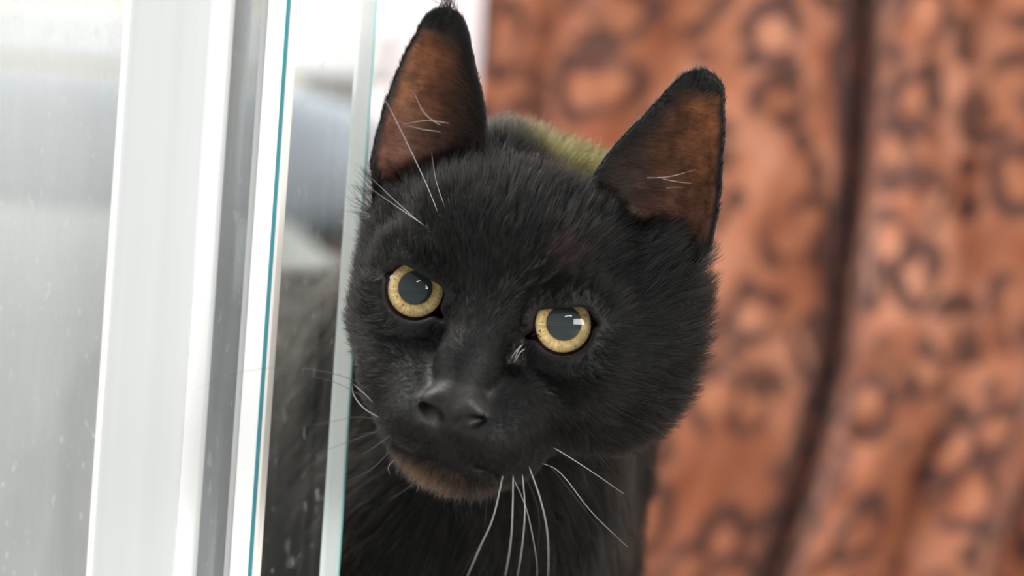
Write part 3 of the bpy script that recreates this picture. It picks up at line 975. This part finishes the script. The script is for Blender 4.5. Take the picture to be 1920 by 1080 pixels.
def curves(name, S_, rad0, rad1, colr, mat, parent):
    n, k, _ = S_.shape
    hc = bpy.data.hair_curves.new(name)
    hc.add_curves([k] * n)
    W = to_world(S_.reshape(-1, 3)).astype(np.float32)
    hc.attributes['position'].data.foreach_set('vector', W.ravel())
    ra = hc.attributes.get('radius') or hc.attributes.new('radius', 'FLOAT', 'POINT')
    tt = np.linspace(0, 1, k)[None, :]
    rr = (rad0[:, None] * (1 - tt ** 1.5) + rad1[:, None] * tt ** 1.5) * 0.001
    ra.data.foreach_set('value', rr.astype(np.float32).ravel())
    cc = hc.attributes.new('tint', 'FLOAT_COLOR', 'CURVE')
    cc.data.foreach_set('color', np.concatenate([colr, np.ones((n, 1))], 1).astype(np.float32).ravel())
    hc.materials.append(mat)
    o = bpy.data.objects.new(name, hc)
    C.objects.link(o)
    o.parent = parent
    return o
def hair_mat():
    m, nt, out = new_mat('cat_hair')
    a = N(nt, 'ShaderNodeAttribute', attribute_name='tint')
    h = nt.nodes.new('ShaderNodeBsdfHairPrincipled')
    h.parametrization = 'COLOR'
    L(nt, a.outputs['Color'], h.inputs['Color'])
    h.inputs['Roughness'].default_value = 0.27
    h.inputs['IOR'].default_value = 1.25
    h.inputs['Radial Roughness'].default_value = 0.45
    L(nt, h.outputs[0], out.inputs[0])
    return m
M_hair = hair_mat()

inview = np.clip((70 - V[:, 1]) / 40, 0.05, 1)                       # the head carries most of the strands
face = np.interp(np.linalg.norm(V - np.array([0, -30., -28]), axis=1), [0, 30, 60, 90], [2.6, 1.6, 1.0, 0.8])
behind = np.where(VN[:, 1] > 0.35, 0.35, 1.0)
dens = inview * face * behind
dens = np.where((V[:, 1] > 30) & (V[:, 1] < 160) & (VN[:, 1] < 0.5) & (V[:, 0] > -70), np.maximum(dens, 0.35), dens)
G, _ = grow(9000, dens)
S1, I1 = grow(200000, dens)
amt = np.where(I1['sheet'] > 0.3, 0.1, np.clip(0.25 + 0.35 * rng.random(len(S1)), 0, 1) * np.clip(I1['r'] / 45, 0.25, 1))
S1 = clump(S1, G, amt)
n = len(S1)
base = np.array([0.0034, 0.0032, 0.0030]) * (0.6 + 0.8 * rng.random((n, 1)))
pale = rng.random(n) < 0.05
base[pale] = np.array([0.042, 0.038, 0.034])  # scattered strands lightened, fur highlights put into the hair colour
brown = rng.random(n) < 0.05
base[brown] = np.array([0.018, 0.011, 0.008]) * (0.6 + 0.8 * rng.random((brown.sum(), 1)))
cw = np.clip(I1['chin'], 0, 1)[:, None] * (rng.random((n, 1)) < 0.8)
base = base * (1 - cw) + cw * np.array([0.11, 0.055, 0.034]) * (0.4 + rng.random((n, 1)))
P = I1['P']
nape_light = np.exp(-((P[:, 0] - 7) / 10) ** 2) * np.clip((P[:, 2] - 40) / 8, 0, 1) * np.clip((P[:, 1] - 28) / 14, 0, 1)
nw = (nape_light * (rng.random(n) < 0.8))[:, None] * (I1['sheet'][:, None] < 0.2)
base = base * (1 - nw) + nw * np.array([0.17, 0.165, 0.045]) * (0.5 + rng.random((n, 1)))  # yellow-green light on the nape put into the hair colour
def patch(base, c, rad, tint, share):
    w = (np.linalg.norm((P - np.array(c)) * np.array([1, 0.5, 1]), axis=1) < rad * (0.5 + 0.7 * rng.random(n))) & (rng.random(n) < share)
    base[w] = np.array(tint) * (0.5 + rng.random((w.sum(), 1)))
    return w
w1 = patch(base, (10.6, -2, -10.6), 3.8, (0.55, 0.42, 0.40), 0.9)      # pale tuft at the inner corner of the eye
patch(base, (17, 0, 19.5), 6.5, (0.045, 0.022, 0.020), 0.6)            # thin brown patch on the brow
ew = (I1['ear'] > 0.4)[:, None]
base = np.where(ew, np.where(rng.random((n, 1)) < 0.14, 3.0, 1.0) * np.array([0.05, 0.032, 0.023]) * (0.2 + 1.2 * rng.random((n, 1))), base)
r0 = np.interp(I1['r'], [0, 40, 90, 200], [0.034, 0.048, 0.062, 0.12])
r0 = np.where(I1['chin'] > 0.1, 0.055, r0)
r0 = np.where(I1['ear'] > 0.4, 0.03, r0)
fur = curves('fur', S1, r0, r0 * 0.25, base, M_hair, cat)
tag(fur, kind='stuff')
# ------------------------------------------------------------------ whiskers and the few pale hairs in the ears
M_wh = paint('pale_whisker', (0.62, 0.58, 0.55), 0.35, 0.03, 200, (1, 1, 1))
M_wd = paint('dark_whisker', (0.045, 0.04, 0.036), 0.4, 0.03, 200, (1, 1, 1))
from mathutils.bvhtree import BVHTree
_bvh = BVHTree.FromPolygons([tuple(p) for p in to_world(V)], Q.tolist())
CAM = np.array([0, -DIST, EYE_H])
def hit(px, py, default=-0.005):
    d = at(px, py, 0.0) - CAM
    loc, nn, i, dist = _bvh.ray_cast(Vector(CAM), Vector(d).normalized())
    return (loc.y if loc is not None else default)
def whisker(name, pts, tip_forward, r, mat):
    """pts: pixels from root to tip; the root sits on the skin, the tip ends tip_forward metres nearer the camera than the root"""
    pts = list(pts)
    q = np.array(pts[0], float)
    c0 = np.array([880., 800.]) if name == 'whisker' and q[1] > 600 else q
    for step in range(60):                       # walk the root in from the outline until it lies on the muzzle
        y0 = hit(*q)
        if y0 < 0.03:
            break
        q = q + (c0 - q) / (np.linalg.norm(c0 - q) + 1e-6) * 2.0
    if step:
        pts = [tuple(q)] + pts
    if y0 > 0.05:
        print('ROOT', name, pts[0], y0)
    n = len(pts)
    ctrl = [at(px, py, y0 + 0.0015 - tip_forward * (i / (n - 1)) ** 0.9) for i, (px, py) in enumerate(pts)]
    c = spline(ctrl, 18)
    t = np.linspace(0, 1, 18)
    return link(name, tube_mesh(name, c, r * 0.0007 * (1 - 0.85 * t ** 1.4), 6), mat, cat, True)
W = [
 ([(944, 886), (925, 969), (899, 1028), (870, 1095)], 0.020, 0.17, 1), ([(962, 888), (961, 958), (957, 1021), (945, 1095)], 0.024, 0.20, 1),
 ([(979, 884), (984, 954), (979, 1024), (968, 1095)], 0.024, 0.20, 1), ([(990, 870), (1014, 939), (1027, 1006), (1028, 1095)], 0.026, 0.24, 1),
 ([(962, 895), (988, 958), (1005, 1043), (1007, 1090)], 0.018, 0.12, 1), ([(986, 895), (1010, 961), (1007, 1054)], 0.015, 0.12, 0),
 ([(916, 912), (912, 950), (908, 995)], 0.010, 0.12, 0), ([(1044, 843), (1103, 880), (1170, 926)], 0.012, 0.24, 1),
 ([(1032, 876), (1084, 939), (1138, 1010)], 0.014, 0.15, 0), ([(1051, 887), (1110, 961), (1177, 1026)], 0.014, 0.17, 1),
 ([(1114, 843), (1135, 868), (1158, 894)], 0.004, 0.10, 0),
 ([(745, 832), (697, 879), (647, 904)], 0.012, 0.16, 0), ([(738, 812), (690, 846), (651, 865)], 0.012, 0.16, 0),
 ([(792, 890), (762, 917), (731, 937)], 0.010, 0.14, 0), ([(732, 810), (690, 812), (652, 818)], 0.010, 0.14, 0),
 ([(715, 785), (683, 766), (664, 742), (660, 724)], 0.006, 0.22, 1), ([(705, 760), (683, 738), (661, 719)], 0.006, 0.22, 1),
 ([(712, 745), (650, 708), (560, 690), (455, 697), (370, 728)], 0.030, 0.13, 0), ([(715, 765), (640, 722), (575, 704), (515, 702)], 0.020, 0.12, 0),
 ([(728, 800), (660, 826), (620, 841), (587, 856)], 0.016, 0.12, 0), ([(730, 790), (670, 782), (600, 795), (548, 804)], 0.016, 0.10, 0),
 ([(735, 866), (728, 878), (732, 890)], 0.004, 0.12, 1),
 ([(827, 413), (798, 342), (767, 276), (727, 196), (692, 140)], 0.020, 0.13, 1), ([(802, 427), (770, 405), (736, 382), (690, 350)], 0.012, 0.12, 1),
 ([(796, 425), (745, 380), (692, 330)], 0.010, 0.10, 1), ([(838, 400), (818, 340), (809, 285)], 0.006, 0.10, 1),
 ([(1085, 450), (1120, 420), (1160, 400)], 0.006, 0.08, 0),
]
for pts, tf, r, k in W:
    whisker('whisker', pts, tf, r, M_wh if k else M_wd)
E = [
 ([(829, 236), (806, 222), (791, 205), (776, 173)], 0.004, 0.20), ([(842, 231), (800, 226), (754, 233)], 0.004, 0.16), ([(826, 247), (795, 243), (762, 235)], 0.004, 0.16),
 ([(1193, 333), (1250, 332), (1304, 318)], 0.005, 0.20), ([(1212, 325), (1255, 338), (1297, 344)], 0.005, 0.18), ([(1222, 367), (1250, 353), (1284, 351)], 0.004, 0.15),
 ([(1210, 335), (1250, 310), (1288, 284)], 0.004, 0.10),
]
W2 = [([(990, 640), (974, 652), (963, 682)], 0.004, 0.16), ([(986, 646), (970, 655), (958, 672)], 0.004, 0.14), ([(992, 650), (976, 660), (967, 676)], 0.004, 0.14), ([(984, 638), (976, 646), (969, 660)], 0.003, 0.12)]
for pts, tf, r in W2:
    whisker('eye_corner_hair', pts, tf, r, M_wh)
for pts, tf, r in E:
    whisker('ear_hair', pts, tf, r, M_wh)
